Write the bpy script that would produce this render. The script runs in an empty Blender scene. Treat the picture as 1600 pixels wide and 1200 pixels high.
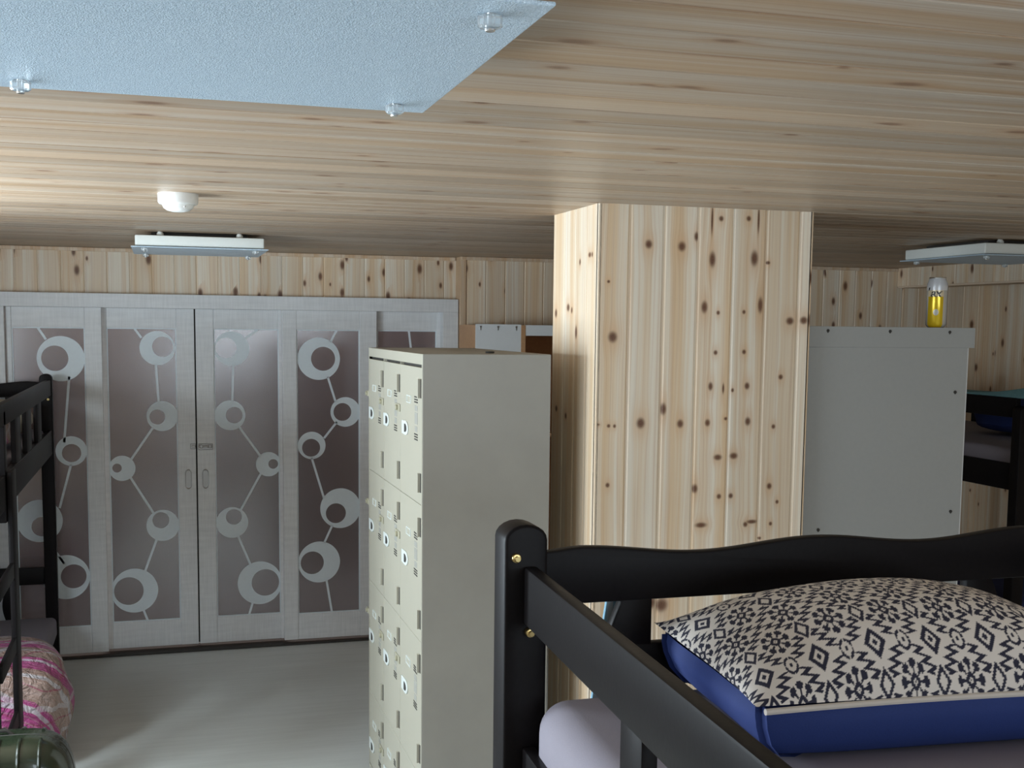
import bpy, bmesh, math, random
from mathutils import Vector, Matrix
random.seed(7)
scene = bpy.context.scene
COL = scene.collection

# ------------------------------------------------------------------ camera
CAM_Z = 1.95
cam_d = bpy.data.cameras.new('camera'); cam = bpy.data.objects.new('camera', cam_d); COL.objects.link(cam)
yaw, pit, rol = math.radians(16.4952), math.radians(-5.64825), math.radians(0.62035)
f_ = Vector((math.sin(yaw)*math.cos(pit), math.cos(yaw)*math.cos(pit), math.sin(pit)))
r_ = Vector((math.cos(yaw), -math.sin(yaw), 0)); u_ = r_.cross(f_)
r2 = math.cos(rol)*r_ + math.sin(rol)*u_; u2 = -math.sin(rol)*r_ + math.cos(rol)*u_
M = Matrix((r2, u2, -f_)).transposed().to_4x4(); M.translation = (0, 0, CAM_Z)
cam.matrix_world = M
cam_d.sensor_width = 36; cam_d.sensor_fit = 'HORIZONTAL'
cam_d.lens = 1839.83/1600*36
cam_d.shift_y = (691.5-600)/1600          # the photograph is a crop, so its optical centre sits low
cam_d.clip_start = 0.02
scene.camera = cam

# ------------------------------------------------------------------ world, light, exposure
scene.view_settings.view_transform = 'Standard'
scene.view_settings.look = 'None'
scene.view_settings.gamma = 1
scene.view_settings.use_curve_mapping = False
scene.view_settings.exposure = 0.72
w = bpy.data.worlds.new('world'); scene.world = w; w.use_nodes = True
w.node_tree.nodes['Background'].inputs[0].default_value = (0.55, 0.68, 0.9, 1)
w.node_tree.nodes['Background'].inputs[1].default_value = 0.8

def area(name, loc, target, sx, sy, power, color, spread=180):
    l = bpy.data.lights.new(name, 'AREA'); l.shape = 'RECTANGLE'; l.size = sx; l.size_y = sy
    l.energy = power; l.color = color; l.spread = math.radians(spread)
    o = bpy.data.objects.new(name, l); COL.objects.link(o); o.location = loc
    o.rotation_euler = (Vector(target)-Vector(loc)).to_track_quat('-Z', 'Z').to_euler()
    return o
# daylight entering through the two windows of the left wall, plus added fill behind the camera
area('daylight_near', (-1.80, 2.1, 1.50), (0, 2.1, 1.50), 1.15, 1.8, 30, (0.81, 0.92, 1.0))
area('daylight_far', (-1.80, 4.0, 1.62), (0, 4.0, 1.62), 0.9, 1.1, 86, (0.78, 0.91, 1.0))
area('fill_rear', (1.4, -1.55, 1.55), (1.4, 0, 1.55), 2.4, 1.0, 37, (0.80, 0.92, 1.0))

# ------------------------------------------------------------------ node helpers
class NT:
    def __init__(s, name):
        s.m = bpy.data.materials.new(name); s.m.use_nodes = True; s.t = s.m.node_tree
        s.b = s.t.nodes['Principled BSDF']
    def n(s, typ, **kw):
        nd = s.t.nodes.new(typ)
        for k, v in kw.items(): setattr(nd, k, v)
        return nd
    def put(s, sock, v):
        if isinstance(v, bpy.types.NodeSocket): s.t.links.new(v, sock)
        elif v is not None:
            if isinstance(v, (tuple, list)) and len(v) == 3 and sock.type == 'RGBA': v = (*v, 1)
            sock.default_value = v
    def math(s, op, a, b=None, c=None, clamp=False):
        nd = s.n('ShaderNodeMath', operation=op, use_clamp=clamp)
        s.put(nd.inputs[0], a)
        if b is not None: s.put(nd.inputs[1], b)
        if c is not None: s.put(nd.inputs[2], c)
        return nd.outputs[0]
    def mix(s, f, a, b):
        nd = s.n('ShaderNodeMix', data_type='RGBA'); s.put(nd.inputs['Factor'], f)
        s.put(nd.inputs[6], a); s.put(nd.inputs[7], b); return nd.outputs[2]
    def ramp(s, f, stops, smooth=False):
        nd = s.n('ShaderNodeValToRGB'); e = nd.color_ramp.elements
        if smooth: nd.color_ramp.interpolation = 'EASE'
        while len(e) < len(stops): e.new(0.5)
        for i, (p, c) in enumerate(stops):
            e[i].position = p; e[i].color = (*c, 1) if isinstance(c, tuple) else (c, c, c, 1)
        s.put(nd.inputs[0], f); return nd.outputs[0]
    def vec(s, x, y, z):
        nd = s.n('ShaderNodeCombineXYZ'); s.put(nd.inputs[0], x); s.put(nd.inputs[1], y); s.put(nd.inputs[2], z); return nd.outputs[0]
    def noise(s, v, scale, detail=2, rough=.5, dist=0):
        nd = s.n('ShaderNodeTexNoise'); s.put(nd.inputs['Vector'], v); nd.inputs['Scale'].default_value = scale
        nd.inputs['Detail'].default_value = detail; nd.inputs['Roughness'].default_value = rough; nd.inputs['Distortion'].default_value = dist
        return nd.outputs['Fac']
    def obj(s):
        return s.n('ShaderNodeTexCoord').outputs['Object']
    def sep(s, v):
        nd = s.n('ShaderNodeSeparateXYZ'); s.put(nd.inputs[0], v); return nd.outputs
    def bump(s, h, strength, dist=.01):
        nd = s.n('ShaderNodeBump'); s.put(nd.inputs['Height'], h); nd.inputs['Strength'].default_value = strength
        nd.inputs['Distance'].default_value = dist; s.t.links.new(nd.outputs[0], s.b.inputs['Normal'])
    def set(s, **kw):
        for k, v in kw.items(): s.put(s.b.inputs[k.replace('_', ' ')], v)
        return s.m

def plain(name, color, rough=.5, metal=0, bump=0, scale=60, var=.06, coat=0, **kw):
    t = NT(name); P = t.obj()
    n1 = t.noise(P, scale, 3); n2 = t.noise(P, 3.1, 2)
    f = t.math('ADD', t.math('MULTIPLY', n1, .5), t.math('MULTIPLY', n2, .5))
    c0 = tuple(max(0, x*(1-var)) for x in color); c1 = tuple(min(1, x*(1+var)) for x in color)
    t.set(Base_Color=t.ramp(f, [(.3, c0), (.7, c1)]), Roughness=rough, Metallic=metal, Coat_Weight=coat)
    if bump: t.bump(n1, bump, .002)
    t.set(**kw)
    return t.m

def pine(name, base, knots=None, knot_amount=.5, streak=1.0, kstr=.93, rough=.42, fine_k=.34, tonev=.16):
    """Knotty pine, grain along the object's local Z; knots either given as (u, v, ru, rv) in metres or scattered."""
    t = NT(name)
    sx, sy, sz = t.sep(t.obj())
    oi = t.n('ShaderNodeObjectInfo').outputs['Random']
    u, v = sx, sz
    off = t.math('MULTIPLY', oi, 61.7)
    if knots is not None:
        mask = None; halo = None; uu = u
        for (ku, kv, ru, rv) in knots:
            du = t.math('DIVIDE', t.math('SUBTRACT', u, ku), ru)
            dv = t.math('DIVIDE', t.math('SUBTRACT', v, kv), rv)
            d2 = t.math('MULTIPLY_ADD', dv, dv, t.math('MULTIPLY', du, du))
            m = t.math('EXPONENT', t.math('MULTIPLY', t.math('MULTIPLY', d2, d2), -0.55))
            dh = t.math('MULTIPLY_ADD', t.math('MULTIPLY', dv, dv), 0.08, t.math('MULTIPLY', t.math('MULTIPLY', du, du), .2))
            h = t.math('EXPONENT', t.math('MULTIPLY', dh, -1.0))
            mask = m if mask is None else t.math('MAXIMUM', mask, m)
            halo = h if halo is None else t.math('MAXIMUM', halo, h)
            uu = t.math('SUBTRACT', uu, t.math('MULTIPLY', t.math('MULTIPLY', du, ru*.55), h))
        if mask is None: mask = 0.0; halo = 0.0
    else:
        vo = t.n('ShaderNodeTexVoronoi', voronoi_dimensions='2D'); vo.inputs['Scale'].default_value = 1
        t.put(vo.inputs['Vector'], t.vec(t.math('ADD', t.math('MULTIPLY', u, 13), off), t.math('ADD', t.math('MULTIPLY', v, 6.5), off), 0))
        r = t.sep(vo.outputs['Color'])
        size = t.math('MULTIPLY', t.math('GREATER_THAN', r[0], 1-knot_amount), t.math('MULTIPLY_ADD', r[1], .12, .06))
        q = t.math('DIVIDE', vo.outputs['Distance'], t.math('MAXIMUM', size, .0001))
        q2 = t.math('MULTIPLY', q, q)
        mask = t.math('EXPONENT', t.math('MULTIPLY', t.math('MULTIPLY', q2, q2), -0.5))
        halo = t.math('EXPONENT', t.math('MULTIPLY', q2, -0.13))
        uu = t.math('MULTIPLY_ADD', halo, .012, u)
    vv = t.math('ADD', v, off)
    wob = t.noise(t.vec(off, 0, t.math('MULTIPLY', vv, 1.0)), 1.3, 1)
    uu = t.math('MULTIPLY_ADD', wob, .035, uu)
    band = t.noise(t.vec(t.math('MULTIPLY', uu, 17), off, t.math('MULTIPLY', vv, .25)), 1, 2, .5)
    fine = t.noise(t.vec(t.math('MULTIPLY', uu, 160), off, t.math('MULTIPLY', vv, 1.1)), 1, 3, .6)
    mid = t.noise(t.vec(t.math('MULTIPLY', uu, 55), off, t.math('MULTIPLY', vv, .6)), 1, 2, .55)
    pale = base; warm = tuple(b*k for b, k in zip(base, (.88, .73, .57))); deep = tuple(b*k for b, k in zip(base, (.62, .40, .26)))
    g = t.math('ADD', t.math('MULTIPLY', band, .62*streak), t.math('MULTIPLY', mid, .38*streak))
    c = t.ramp(g, [(.40, pale), (.50, tuple((a+b)/2 for a, b in zip(pale, warm))), (.62, warm)], True)
    c = t.mix(t.math('MULTIPLY', t.ramp(fine, [(.48, 0.0), (.68, 1.0)]), fine_k), c, deep)
    c = t.mix(t.math('MULTIPLY', halo, .50), c, tuple(b*k for b, k in zip(base, (.78, .52, .33))))
    kc = t.ramp(t.noise(t.vec(t.math('MULTIPLY', u, 300), 0, t.math('MULTIPLY', v, 300)), 1, 2), [(.3, (.05, .018, .010)), (.7, (.19, .075, .038))])
    c = t.mix(t.math('MULTIPLY', mask, kstr), c, kc)
    tone = t.math('MULTIPLY_ADD', oi, tonev, 1-tonev*.5)
    hsv = t.n('ShaderNodeHueSaturation'); t.put(hsv.inputs['Color'], c); t.put(hsv.inputs['Value'], tone)
    t.set(Base_Color=hsv.outputs[0], Roughness=rough)
    t.b.inputs['Specular IOR Level'].default_value = .35
    t.bump(fine, .08, .001)
    return t.m

# ------------------------------------------------------------------ materials
PINE = (.85, .77, .645)
m_pine = pine('pine_wall', PINE, None, .27)
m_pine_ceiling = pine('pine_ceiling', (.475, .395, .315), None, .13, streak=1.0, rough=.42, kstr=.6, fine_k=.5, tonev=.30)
m_pine_plain = pine('pine_plain', (.72, .60, .47), [], rough=.45)

def m_whitewash():
    t = NT('whitewashed_veneer'); P = t.sep(t.obj())
    n = t.noise(t.vec(t.math('MULTIPLY', P[0], 120), 0, t.math('MULTIPLY', P[2], 7)), 1, 3)
    n2 = t.noise(t.vec(t.math('MULTIPLY', P[0], 5), 0, t.math('MULTIPLY', P[2], 40)), 1, 3)
    f = t.math('MULTIPLY', t.math('ADD', n, n2), .5)
    t.set(Base_Color=t.ramp(f, [(.35, (.68, .69, .70)), (.62, (.79, .80, .81))]), Roughness=.42); t.bump(f, .12, .001)
    return t.m
m_door = m_whitewash()
m_dark_void = plain('dark_cavity', (.03, .028, .03), .8)
m_film = plain('frosted_white_film', (.74, .81, .85), .35, var=.03)

def m_glass_fn():
    t = NT('smoked_frosted_glass'); P = t.obj(); n = t.noise(P, 240, 2)
    t.set(Base_Color=(.25, .22, .235), Roughness=.20, IOR=1.9); t.b.inputs['Transmission Weight'].default_value = .5
    t.b.inputs['Specular IOR Level'].default_value = .9
    t.bump(n, .10, .0008); return t.m
m_glass = m_glass_fn()
m_hall = plain('hall_plaster', (.42, .33, .30), .8)
m_floor = None
def m_floor_fn():
    t = NT('pale_vinyl_floor'); P = t.sep(t.obj())
    n = t.noise(t.vec(t.math('MULTIPLY', P[0], 2.2), t.math('MULTIPLY', P[1], 26), 0), 1, 4, .6)
    n2 = t.noise(t.obj(), 700, 1)
    f = t.math('ADD', t.math('MULTIPLY', n, .8), t.math('MULTIPLY', n2, .2))
    t.set(Base_Color=t.ramp(f, [(.3, (.58, .605, .585)), (.7, (.67, .70, .68))]), Roughness=.33)
    t.b.inputs['Specular IOR Level'].default_value = .5
    t.bump(n2, .05, .001); return t.m
m_floor = m_floor_fn()
m_locker = plain('cream_locker_enamel', (.385, .365, .295), .38, var=.03, bump=.05, scale=300)
def m_locker_side_fn():  # same cream paint as the doors, darkened for the side's shade, plus marks
    t = NT('cream_locker_enamel_shaded_marked'); P = t.obj(); s = t.sep(P)
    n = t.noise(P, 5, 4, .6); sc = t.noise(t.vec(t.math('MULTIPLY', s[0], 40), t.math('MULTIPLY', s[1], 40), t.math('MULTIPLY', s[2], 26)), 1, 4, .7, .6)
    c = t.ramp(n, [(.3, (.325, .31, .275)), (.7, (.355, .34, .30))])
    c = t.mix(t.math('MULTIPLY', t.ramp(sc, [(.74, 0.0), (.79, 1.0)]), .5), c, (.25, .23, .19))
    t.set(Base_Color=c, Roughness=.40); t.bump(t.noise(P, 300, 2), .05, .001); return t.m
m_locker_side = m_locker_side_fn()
m_slot = plain('dark_slot', (.035, .032, .028), .7)
m_chrome = plain('bright_metal', (.78, .79, .80), .25, 1)
m_steel = plain('dull_steel', (.38, .37, .36), .42, 1)
m_brass = plain('brass', (.62, .47, .20), .3, 1)
m_handle_white = plain('white_plastic_pull', (.62, .66, .64), .3)
m_hasp = plain('aged_translucent_plastic', (.36, .34, .25), .35)
m_residue = plain('sticker_residue', (.29, .285, .255), .6, var=.15)
m_bed = plain('black_brown_lacquer', (.010, .0085, .009), .42, var=.2, bump=.06, scale=120)
m_bed.node_tree.nodes['Principled BSDF'].inputs['Specular IOR Level'].default_value = .09
m_sheet = plain('lilac_fitted_sheet', (.29, .27, .32), .85, bump=.15, scale=420, var=.04)
m_navy = plain('royal_blue_cotton', (.013, .033, .16), .8, bump=.1, scale=420, var=.1)
m_navy_dark = plain('navy_cotton', (.014, .022, .085), .85, var=.15)
m_cream = plain('cream_cotton', (.62, .56, .50), .85, var=.04)
m_backboard = plain('grey_white_fibreboard', (.36, .365, .355), .6, var=.03)
m_backwhite = plain('white_fibreboard', (.74, .76, .77), .55, var=.02)
m_woodedge = plain('orange_wood_edge', (.50, .28, .14), .5, var=.15)
m_white_pl = plain('white_plastic', (.80, .80, .78), .35, var=.02)
m_housing = plain('cream_white_lamp_metal', (.74, .76, .72), .35, var=.02)
m_clear = plain('clear_acrylic', (.9, .95, .97), .08, var=.0, Transmission_Weight=.75, IOR=1.45)
def m_lampglass_fn():
    t = NT('ice_crackle_glass'); P = t.obj()
    n = t.noise(P, 250, 3, .65); v = t.n('ShaderNodeTexVoronoi'); t.put(v.inputs['Vector'], P); v.inputs['Scale'].default_value = 420
    c = t.ramp(n, [(.35, (.42, .56, .68)), (.65, (.64, .78, .90))])
    t.set(Base_Color=c, Roughness=.28); t.b.inputs['Specular IOR Level'].default_value = .8
    t.bump(t.math('ADD', n, v.outputs['Distance']), .5, .0026); return t.m
m_lampglass = m_lampglass_fn()
m_green = plain('dark_green_shell', (.016, .024, .013), .25, var=.1, coat=.4)
m_teal = plain('teal_blanket', (.16, .33, .36), .9, var=.1)
m_red = plain('coral_fabric', (.50, .12, .11), .9)
m_beige = plain('beige_pillow_cotton', (.50, .46, .36), .9)
def m_plaid_fn():
    t = NT('pink_plaid_cotton'); P = t.sep(t.obj())
    a = t.math('ADD', t.math('MULTIPLY', P[1], .86), t.math('MULTIPLY', P[2], .5)); b = t.math('SUBTRACT', t.math('MULTIPLY', P[2], .9), t.math('MULTIPLY', P[1], .35))
    b = t.math('ADD', b, t.math('MULTIPLY', P[0], .6))
    def stripes(x, per, duty, off=0):
        fr = t.math('FRACT', t.math('ADD', t.math('DIVIDE', x, per), off)); return t.math('LESS_THAN', fr, duty)
    c = t.mix(stripes(a, .22, .45), (.40, .27, .23), (.44, .06, .24))
    c = t.mix(t.math('MULTIPLY', stripes(a, .11, .16, .45), .75), c, (.62, .60, .66))
    c = t.mix(t.math('MULTIPLY', stripes(b, .13, .16, .2), .6), c, (.62, .58, .64))
    c = t.mix(t.math('MULTIPLY', stripes(b, .13, .05, .55), .7), c, (.35, .05, .12))
    c = t.mix(t.math('MULTIPLY', stripes(a, .016, .25), .25), c, (.62, .50, .46))
    t.set(Base_Color=c, Roughness=.6, Coat_Weight=.6, Coat_Roughness=.2)
    t.bump(t.noise(t.obj(), 16, 4, .6, .8), 1.0, .05); return t.m
m_plaid = m_plaid_fn()
def m_bluestripe_fn():
    t = NT('blue_striped_towelling'); P = t.sep(t.obj())
    f = t.math('LESS_THAN', t.math('FRACT', t.math('DIVIDE', P[0], .02)), .5)
    t.set(Base_Color=t.mix(f, (.28, .52, .68), (.55, .68, .76)), Roughness=.9); return t.m
m_towel = m_bluestripe_fn()

# ------------------------------------------------------------------ mesh helpers
def nb(): return bmesh.new()
def box(bm, x0, x1, y0, y1, z0, z1, bev=0, seg=2):
    r = bmesh.ops.create_cube(bm, size=1)
    for v in r['verts']:
        v.co = Vector(((x0+x1)/2+v.co.x*(x1-x0), (y0+y1)/2+v.co.y*(y1-y0), (z0+z1)/2+v.co.z*(z1-z0)))
    if bev > 0:
        ed = list({e for v in r['verts'] for e in v.link_edges})
        bmesh.ops.bevel(bm, geom=ed, offset=bev, segments=seg, profile=.5, affect='EDGES')
    return bm
def prism(bm, pts, axis, a, b, bev=0, seg=2):
    """pts: 2D outline; extruded along axis from a to b ('y': pts are (x,z); 'x': (y,z); 'z': (x,y))"""
    def P(p, t):
        return {'y': (p[0], t, p[1]), 'x': (t, p[0], p[1]), 'z': (p[0], p[1], t)}[axis]
    A = [bm.verts.new(P(p, a)) for p in pts]; B = [bm.verts.new(P(p, b)) for p in pts]
    n = len(pts); fs = []
    fs.append(bm.faces.new(A)); fs.append(bm.faces.new(B[::-1]))
    for i in range(n): fs.append(bm.faces.new((A[i], B[i], B[(i+1) % n], A[(i+1) % n])))
    bmesh.ops.recalc_face_normals(bm, faces=fs)
    if bev > 0:
        ed = [e for e in fs[0].edges] + [e for e in fs[1].edges]
        bmesh.ops.bevel(bm, geom=ed, offset=bev, segments=seg, profile=.5, affect='EDGES')
def cyl(bm, c, r, h, axis='z', n=24, r2=None, bev=0):
    rot = {'z': Matrix(), 'x': Matrix.Rotation(math.pi/2, 4, 'Y'), 'y': Matrix.Rotation(-math.pi/2, 4, 'X')}[axis]
    res = bmesh.ops.create_cone(bm, cap_ends=True, segments=n, radius1=r, radius2=r if r2 is None else r2, depth=h, matrix=Matrix.Translation(c) @ rot)
    if bev:
        ed = [e for e in {e for v in res['verts'] for e in v.link_edges} if any(len(f.verts) > 4 for f in e.link_faces)]
        bmesh.ops.bevel(bm, geom=ed, offset=bev, segments=2, profile=.5, affect='EDGES')
def lathe(bm, c, prof, n=40):
    rings = []
    for r, z in prof:
        rings.append([bm.verts.new((c[0]+r*math.cos(2*math.pi*i/n), c[1]+r*math.sin(2*math.pi*i/n), c[2]+z)) for i in range(n)])
    for a, b in zip(rings, rings[1:]):
        for i in range(n): bm.faces.new((a[i], a[(i+1) % n], b[(i+1) % n], b[i]))
    bm.faces.new(rings[0][::-1]); bm.faces.new(rings[-1])
    bmesh.ops.recalc_face_normals(bm, faces=bm.faces[:])
def tube(bm, pts, r, n=8):
    rings = []
    for i, p in enumerate(pts):
        p = Vector(p); d = (Vector(pts[min(i+1, len(pts)-1)])-Vector(pts[max(i-1, 0)])).normalized()
        a = d.orthogonal().normalized(); b = d.cross(a)
        if rings:   # keep the frame from twisting
            a = (prev_a - d*prev_a.dot(d)).normalized(); b = d.cross(a)
        prev_a = a
        rings.append([bm.verts.new(p + r*(math.cos(2*math.pi*k/n)*a + math.sin(2*math.pi*k/n)*b)) for k in range(n)])
    for A, B in zip(rings, rings[1:]):
        for k in range(n): bm.faces.new((A[k], A[(k+1) % n], B[(k+1) % n], B[k]))
    bm.faces.new(rings[0][::-1]); bm.faces.new(rings[-1])
def world_loc(o):
    p = Vector((0, 0, 0))
    while o: p += o.location; o = o.parent
    return p
def obj(name, bm, mat, parent=None, smooth=False, origin=None):
    """one mesh object from world-space geometry; the origin goes to `origin` (default: the parent's place)"""
    org = Vector(origin) if origin is not None else (world_loc(parent) if parent else Vector((0, 0, 0)))
    if isinstance(bm, bmesh.types.BMesh):
        bmesh.ops.translate(bm, verts=bm.verts, vec=-org)
        me = bpy.data.meshes.new(name); bm.to_mesh(me); bm.free()
    else: me = bm
    o = bpy.data.objects.new(name, me); COL.objects.link(o)
    if mat is not None and not me.materials: me.materials.append(mat)
    if smooth:
        for p in me.polygons: p.use_smooth = True
        try:
            md = o.modifiers.new('smooth_angle', 'EDGE_SPLIT'); md.split_angle = math.radians(38)
        except Exception: pass
    if parent: o.parent = parent
    o.location = org - (world_loc(parent) if parent else Vector((0, 0, 0)))
    return o
def tag(o, label, cat, group=None):
    o['label'] = label; o['category'] = cat
    if group: o['group'] = group
    return o
def thing(name, label, cat, loc, group=None):
    o = bpy.data.objects.new(name, None); o.empty_display_size = .1; COL.objects.link(o); o.location = loc
    return tag(o, label, cat, group)
def struct(name, bm=None, m=None, loc=(0, 0, 0)):
    if bm is None:
        o = bpy.data.objects.new(name, None); COL.objects.link(o); o.location = loc
    else: o = obj(name, bm, m)
    o['kind'] = 'structure'
    return o

# ------------------------------------------------------------------ planks
PW, TH = .1235, .012
def plank_mesh(width, length, thick=TH, bev=.0035, gap=.004):
    """tongue-and-groove board: local X across, local -Y is the visible face, local Z along the grain"""
    bm = nb()
    pts = [(0, thick*.35), (gap*.5, thick*.35), (gap*.5, bev), (gap*.5+bev, 0), (width-gap*.5-bev, 0), (width-gap*.5, bev), (width-gap*.5, thick*.35), (width, thick*.35), (width, thick), (0, thick)]
    prism(bm, pts, 'z', 0, length)
    me = bpy.data.meshes.new('plank'); bm.to_mesh(me); bm.free(); return me
_cache = {}
def add_plank(parent, origin, across, out, length, width=PW, mat=None, along=(0, 0, 1), gap=.004, bev=.0035):
    """board at origin; `across` and `out` (towards the room) are unit vectors"""
    key = (round(width, 4), round(length, 4), mat.name, gap)
    if key not in _cache:
        me = plank_mesh(width, length, gap=gap, bev=bev); me.materials.append(mat); _cache[key] = me
    o = bpy.data.objects.new('plank', _cache[key]); COL.objects.link(o)
    X = Vector(across); Z = Vector(along); Y = -Vector(out)
    R = Matrix((X, Y, Z)).transposed().to_4x4(); R.translation = Vector(origin)
    o.parent = parent; o.matrix_local = Matrix.Translation(-world_loc(parent)) @ R
    return o

# ------------------------------------------------------------------ shell
CZ = 2.37
XL, XR, YB, YR = -1.75, 5.55, 7.18, -1.5
bm = nb(); box(bm, XL-.2, XR+.2, YR-.2, 9.3, -.1, 0); floor = struct('floor', bm, m_floor)
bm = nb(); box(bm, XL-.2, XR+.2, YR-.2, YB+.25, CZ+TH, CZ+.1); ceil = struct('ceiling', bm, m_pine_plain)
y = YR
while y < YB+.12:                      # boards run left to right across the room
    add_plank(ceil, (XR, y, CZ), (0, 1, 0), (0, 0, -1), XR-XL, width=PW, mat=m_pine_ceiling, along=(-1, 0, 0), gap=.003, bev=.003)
    y += PW
# wall with the sliding doors
HX0, HX1, HZ = -.90, 1.745, 2.11
bm = nb(); box(bm, XL-.2, HX1, YB+TH, YB+.15, HZ-.02, CZ+.05); box(bm, XL-.2, HX0-.0, YB+TH, YB+.15, 0, HZ); wall_back = struct('wall_back', bm, m_pine_plain)
x = -.794 - PW*8
while x < HX1+.0:
    wd = min(PW, 1.80-x)
    lo = 0 if x+PW <= HX0+.02 else HZ-.02
    if wd > .02: add_plank(wall_back, (x, YB, lo), (1, 0, 0), (0, -1, 0), CZ-lo, width=PW if wd > PW-.01 else wd, mat=m_pine)
    x += PW
# stepped wall right of the doors, running on behind the pillar
W2 = 7.06
bm = nb(); box(bm, HX1+.03, XR, W2+TH, W2+.3, 0, CZ+.05); wall_side = struct('wall_far', bm, m_pine_plain)
bm = nb(); box(bm, HX1+.005, HX1+.042, W2-.004, YB+.05, 0, CZ, .003); obj('corner_trim', bm, m_pine_plain, wall_side)
x = HX1+.045
while x < XR:
    add_plank(wall_side, (x, W2, 0), (1, 0, 0), (0, -1, 0), CZ, mat=m_pine); x += PW
bm = nb()
box(bm, XL, HX1, YB-.016, YB+.005, CZ-.022, CZ-.001, .003)
trim1 = struct('trim_1', bm, m_pine_plain)
bm = nb(); box(bm, HX1+.01, 4.83, W2-.016, W2+.005, CZ-.022, CZ-.001, .003); trim2 = struct('trim_2', bm, m_pine_plain)
# right side: beam over an alcove
bm = nb(); box(bm, 4.83+TH, 4.99, YR, W2, 2.245+TH, CZ, 0); beam = struct('wall_beam', bm, m_pine_plain)
y = W2
while y > 3.0:
    add_plank(beam, (4.83, y, 2.245), (0, -1, 0), (-1, 0, 0), CZ-2.245, mat=m_pine); y -= PW
bm = nb(); box(bm, 4.825, 4.99, YR, W2-.02, 2.237, 2.25, .002); obj('beam_edge', bm, m_pine_plain, beam)
bm = nb(); box(bm, XR+TH, XR+.15, YR-.2, YB+.2, 0, CZ+.05); wall_right = struct('wall_right', bm, m_pine_plain)
y = W2
while y > 3.0:
    add_plank(wall_right, (XR, y, 0), (0, -1, 0), (-1, 0, 0), CZ, mat=m_pine); y -= PW
# left wall with two window openings, rear wall with one added for fill light
bm = nb()
X0, X1 = XL-.15, XL
box(bm, X0, X1, YR-.2, YB+.2, 0, .92); box(bm, X0, X1, YR-.2, YB+.2, 2.08, CZ+.05)
box(bm, X0, X1, YR-.2, 1.18, .92, 2.08); box(bm, X0, X1, 3.02, 3.43, .92, 2.08); box(bm, X0, X1, 4.57, YB+.2, .92, 2.08)
box(bm, X0, X1, 3.43, 4.57, .92, 1.16)
for v in bm.verts: v.co.x -= TH
wall_left = struct('wall_left', bm, m_pine_plain)
y = YR
while y < YB-.02:
    lo, hi = .92, 2.08; inside = False
    for (a, b, z0_, z1_) in ((1.18, 3.02, .92, 2.08), (3.43, 4.57, 1.16, 2.08)):
        if y+PW > a and y < b: inside = True; lo, hi = z0_, z1_
    for (za, zb) in (((0, lo), (hi, CZ)) if inside else ((0, CZ),)):
        add_plank(wall_left, (XL, y, za), (0, 1, 0), (1, 0, 0), zb-za, mat=m_pine)
    y += PW
bm = nb(); box(bm, XL-.2, .15, YR-.15, YR, 0, CZ+.05); box(bm, 2.65, XR+.2, YR-.15, YR, 0, CZ+.05); box(bm, .15, 2.65, YR-.15, YR, 0, 1.0); box(bm, .15, 2.65, YR-.15, YR, 2.1, CZ+.05)
wall_rear = struct('wall_front', bm, m_pine_plain)
def window(name, axis, a0, a1, z0, z1, d):
    t = struct(name, loc=(0, 0, 0)); bm = nb()
    def b(a, b_, c, e): box(bm, d-.04, d+.01, a, b_, c, e, .003)
    b(a0, a0+.05, z0, z1); b(a1-.05, a1, z0, z1); b(a0+.05, a1-.05, z0, z0+.05); b(a0+.05, a1-.05, z1-.05, z1); m_ = (a0+a1)/2; b(m_-.025, m_+.025, z0+.05, z1-.05)
    obj('window_frame', bm, m_white_pl, t)
window('window_1', 'x', 1.18, 3.02, .92, 2.08, XL); window('window_2', 'x', 3.43, 4.57, 1.16, 2.08, XL)
t_ = struct('window_fill'); bm = nb()  # unseen window added to frame the rear fill light
for q in ((.15, .20, 1.0, 2.1), (2.60, 2.65, 1.0, 2.1), (.20, 2.60, 1.0, 1.05), (.20, 2.60, 2.05, 2.1), (1.375, 1.425, 1.05, 2.05)): box(bm, q[0], q[1], YR-.04, YR+.01, q[2], q[3], .003)
obj('window_frame', bm, m_white_pl, t_)
 

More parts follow.
